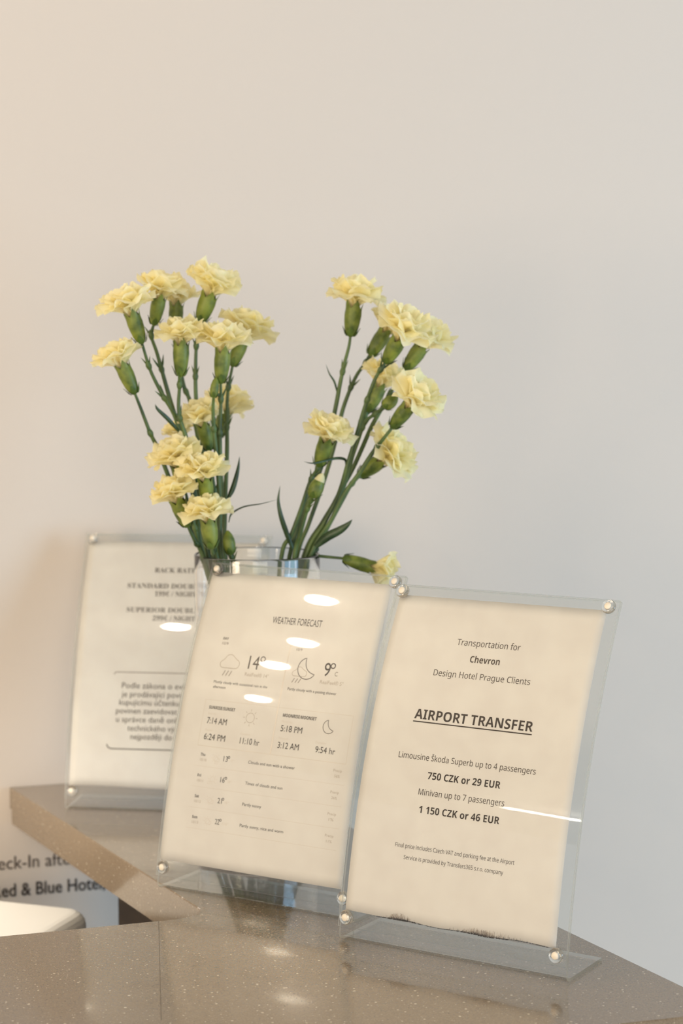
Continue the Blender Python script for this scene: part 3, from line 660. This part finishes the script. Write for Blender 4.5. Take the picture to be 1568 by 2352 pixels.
RIGHT = [
 dict(top=(813, 702), neck=(804, 774), Y=1.500, tilt=.04, R=72, open=90, path=[(801, 796), (790, 838), (780, 885), (772, 928), (757, 1000), (735, 1080), (700, 1170), (665, 1276)], rimY=1.500, bottom=(-.006, .004), cr=.0064, nodes=(.22,),
      label='topmost cream carnation of the right bunch, upright on its own stem', leaves=[([(775, 905, 1.5), (768, 878, 1.498), (756, 858, 1.496), (748, 836, 1.496)], .0016)]),
 dict(top=(884, 764), neck=(856, 806), Y=1.522, tilt=-.05, R=58, open=74, path=[(840, 832), (815, 869), (788, 937), (772, 1005), (745, 1100), (708, 1205), (682, 1277)], rimY=1.520, bottom=(-.010, .016), cr=.0060,
      label='cream carnation half hidden behind the big ruffled bloom at right'),
 dict(top=(916, 780), neck=(888, 828), Y=1.470, tilt=.34, R=80, open=80, path=[(880, 840), (859, 875), (836, 940), (821, 992), (800, 1060), (778, 1133), (745, 1200), (702, 1277)], rimY=1.490, bottom=(-.016, -.008), cr=.0062, nodes=(.13, .24),
      label='big ruffled cream carnation at the front of the top row, right bunch'),
 dict(top=(968, 796), neck=(938, 840), Y=1.492, tilt=.10, R=72, open=78, path=[(928, 852), (900, 896), (878, 935), (853, 980), (831, 1030), (808, 1080), (770, 1150), (708, 1277)], rimY=1.505, bottom=(-.024, .004), cr=.0060,
      label='cream carnation at the far right of the right bunch'),
 dict(top=(872, 888), neck=(848, 938), Y=1.512, tilt=.0, R=62, open=76, path=[(838, 955), (826, 985), (815, 1020), (800, 1070), (775, 1140), (740, 1200), (697, 1277)], rimY=1.515, bottom=(-.018, .018), cr=.0058,
      label='cream carnation in the middle of the right bunch, crossed by a stem'),
 dict(top=(938, 934), neck=(905, 976), Y=1.462, tilt=.34, R=76, open=80, path=[(894, 990), (872, 1018), (853, 1043), (826, 1085), (790, 1135), (760, 1195), (712, 1277)], rimY=1.488, bottom=(-.028, -.010), cr=.0058, nodes=(.24,),
      label='cream carnation turned to the right, below the top row of the right bunch'),
 dict(top=(750, 1012), neck=(734, 1062), Y=1.476, tilt=.22, R=66, open=86, path=[(728, 1078), (712, 1106), (693, 1164), (668, 1230), (646, 1278)], rimY=1.492, bottom=(.0, -.014), cr=.0062,
      label='cream carnation just above the bud with a pale tip, right bunch',
      leaves=[([(795, 1075, 1.49), (792, 1056, 1.485), (770, 1053, 1.475), (735, 1061, 1.465), (715, 1064, 1.46), (697, 1060, 1.46)], .0022)]),
 dict(top=(874, 1058), neck=(836, 1086), Y=1.492, tilt=.30, R=78, open=76, path=[(824, 1094), (805, 1115), (785, 1150), (750, 1215), (718, 1276)], rimY=1.500, bottom=(-.034, .002), cr=.0060,
      label='lowest drooping cream carnation of the right bunch, facing down to the right',
      leaves=[([(724, 1256, 1.48), (750, 1234, 1.475), (780, 1218, 1.472), (798, 1205, 1.470), (809, 1193, 1.470)], .0068)]),
 dict(top=(913, 910), neck=(880, 936), Y=1.488, tilt=.0, R=0, open=0, path=[(862, 950), (838, 970), (822, 1010), (808, 1050), (788, 1120), (750, 1190), (700, 1277)], rimY=1.495, bottom=(-.02, -.002), cr=.0052, kind='bud',
      label='closed green bud in the middle of the right bunch, beside a crossing stem'),
 dict(top=(738, 1094), neck=(716, 1144), Y=1.462, tilt=.0, R=0, open=0, path=[(711, 1156), (702, 1179), (688, 1230), (676, 1277)], rimY=1.484, bottom=(-.006, -.022), cr=.0058, kind='bud', tip=1,
      label='green bud with a pale cream tip, low in the right bunch',
      leaves=[([(672, 1262, 1.49), (657, 1222, 1.485), (645, 1185, 1.48), (639, 1150, 1.48), (643, 1115, 1.48)], .0040)]),
 dict(top=(853, 1303), neck=(786, 1282), Y=1.485, tilt=.06, R=56, open=58, path=[(765, 1276), (748, 1270), (728, 1262), (712, 1268)], rimY=1.495, bottom=(-.030, .012), cr=.0054, nodes=(.9,),
      label='half open carnation hanging sideways over the vase rim on the right'),
]
for i, sp in enumerate(LEFT+RIGHT): carnation(sp, i)

# ------------------------------------------------------------------ lower left: lettering on the wall, white box on the desk
fw_ = lambda s, z: W0 + AX*(s/1000) - NX*.0004 + Vector((0, 0, z/1000))
mb = MB(); put_text(mb, fw_, "Check-In after", 'n', -30.5, 61.5, -76.9, 12.0, 0)
lt = mb.build('wall_lettering', [M_inkb], wall, smooth=False); lt['label'] = 'dark lettering reading Check-In after on the white wall'
mb = MB(); put_text(mb, fw_, "Red & Blue Hotel,", 'f', -16.8, 87.5, -102.6, 11.8, 0)
lt = mb.build('wall_lettering', [M_ink], wall, smooth=False); lt['label'] = 'bold dark lettering reading Red and Blue Hotel on the white wall'

desk = tag(empty('work_desk', (-.42, 1.47, FLOORZ)), 'low desk behind the counter carrying the white box', 'desk')
def rbox(name, m, parent, org, ux, x0, x1, y0, y1, z0, z1, cr, bev, seg=6):
    pts = []
    for cx, cy, a in ((x1-cr, y1-cr, 0), (x0+cr, y1-cr, 90), (x0+cr, y0+cr, 180), (x1-cr, y0+cr, 270)):
        pts += arcp(cx, cy, cr, a, a+90, 8)
    bm = slab(pts, z0, z1, bev, seg); uy = Vector((-ux.y, ux.x, 0))
    Mx = Matrix(((ux.x, uy.x, 0, org[0]), (ux.y, uy.y, 0, org[1]), (0, 0, 1, 0), (0, 0, 0, 1))); bm.transform(Mx)
    if parent: bm.transform(Matrix.Translation(-Vector(parent.location)))
    o = bm_obj(name, bm, m, parent); 
    for p in o.data.polygons: p.use_smooth = False
    return o
ud = Vector((.955, .297, 0))
rbox('desk_top', M_white, desk, (-.42, 1.47), ud, -.30, .19, -.11, .135, -.235, -.215, .01, .001)
for x in (-.28, .17): rbox('leg', M_dark, desk, (-.42, 1.47), ud, x-.012, x+.012, -.09, .11, FLOORZ, -.235, .003, .0005)
ub = Vector((.945, -.327, 0)).normalized()
bx = rbox('storage_box', M_white, None, (-.2105, 1.545), ub, -.26, 0, -.150, .016, -.2148, -.0615, .020, .012, 5)
tag(bx, 'bright white rounded box low at the left, behind the near counter edge', 'box')

# ------------------------------------------------------------------ ceiling lamps seen as glare in the acrylic and the stone
def downlight(x, y, r=.027, label='small round ceiling downlight in the row that glares on the weather forecast'):
    root = tag(empty('ceiling_downlight', (x, y, CEILZ)), label, 'lamp', 'ceiling downlights')
    mb = MB(); mb.add(*lathe([(r*1.04, -.040), (r*1.25, -.044), (r*1.3, -.036), (r*1.3, 0), (r*1.04, 0)], 28, None, True)); fix_normals(mb.build('lamp_ring', M_lamphousing, root))
    mb = MB(); mb.add(*lathe([(r*math.sin(q), -.050-r*.9*math.cos(q)) for q in [.01, .2, .4, .6, .8, 1.0, 1.2, 1.4, PI/2]], 28)); mb.build('lamp_bulb', M_lamp, root)
for x, y in ((-1.65, .865), (-2.07, .62), (-2.42, .47), (-3.01, .17)): downlight(x, y)
downlight(-.85, .04, .024, 'small round ceiling downlight that glares on the sheet of room rates')
downlight(-.64, 1.39, .018, 'small round ceiling downlight above the wing, near the wall')
ta, tb = Vector((-3.86, -1.15, 1.5)), Vector((-3.50, -1.67, 1.5)); tm = (ta+tb)/2  # added tube, placed so that its reflection draws the streak on the airport sheet
root = tag(empty('added_streak_lamp', (tm.x, tm.y, CEILZ)), 'thin added tube lamp, placed to reflect as a bright streak on the airport sheet', 'lamp')
mb = MB(); mb.add(*tube([ta-Vector((tm.x, tm.y, CEILZ)), tb-Vector((tm.x, tm.y, CEILZ))], .006, 10)); mb.build('lamp_tube', M_tube, root)
for q in (.1, .9):
    p = ta.lerp(tb, q)-Vector((tm.x, tm.y, CEILZ)); mb = MB(); mb.add(*tube([p, Vector((p.x, p.y, 0))], .004, 8)); mb.build('hanger', M_lamphousing, root)
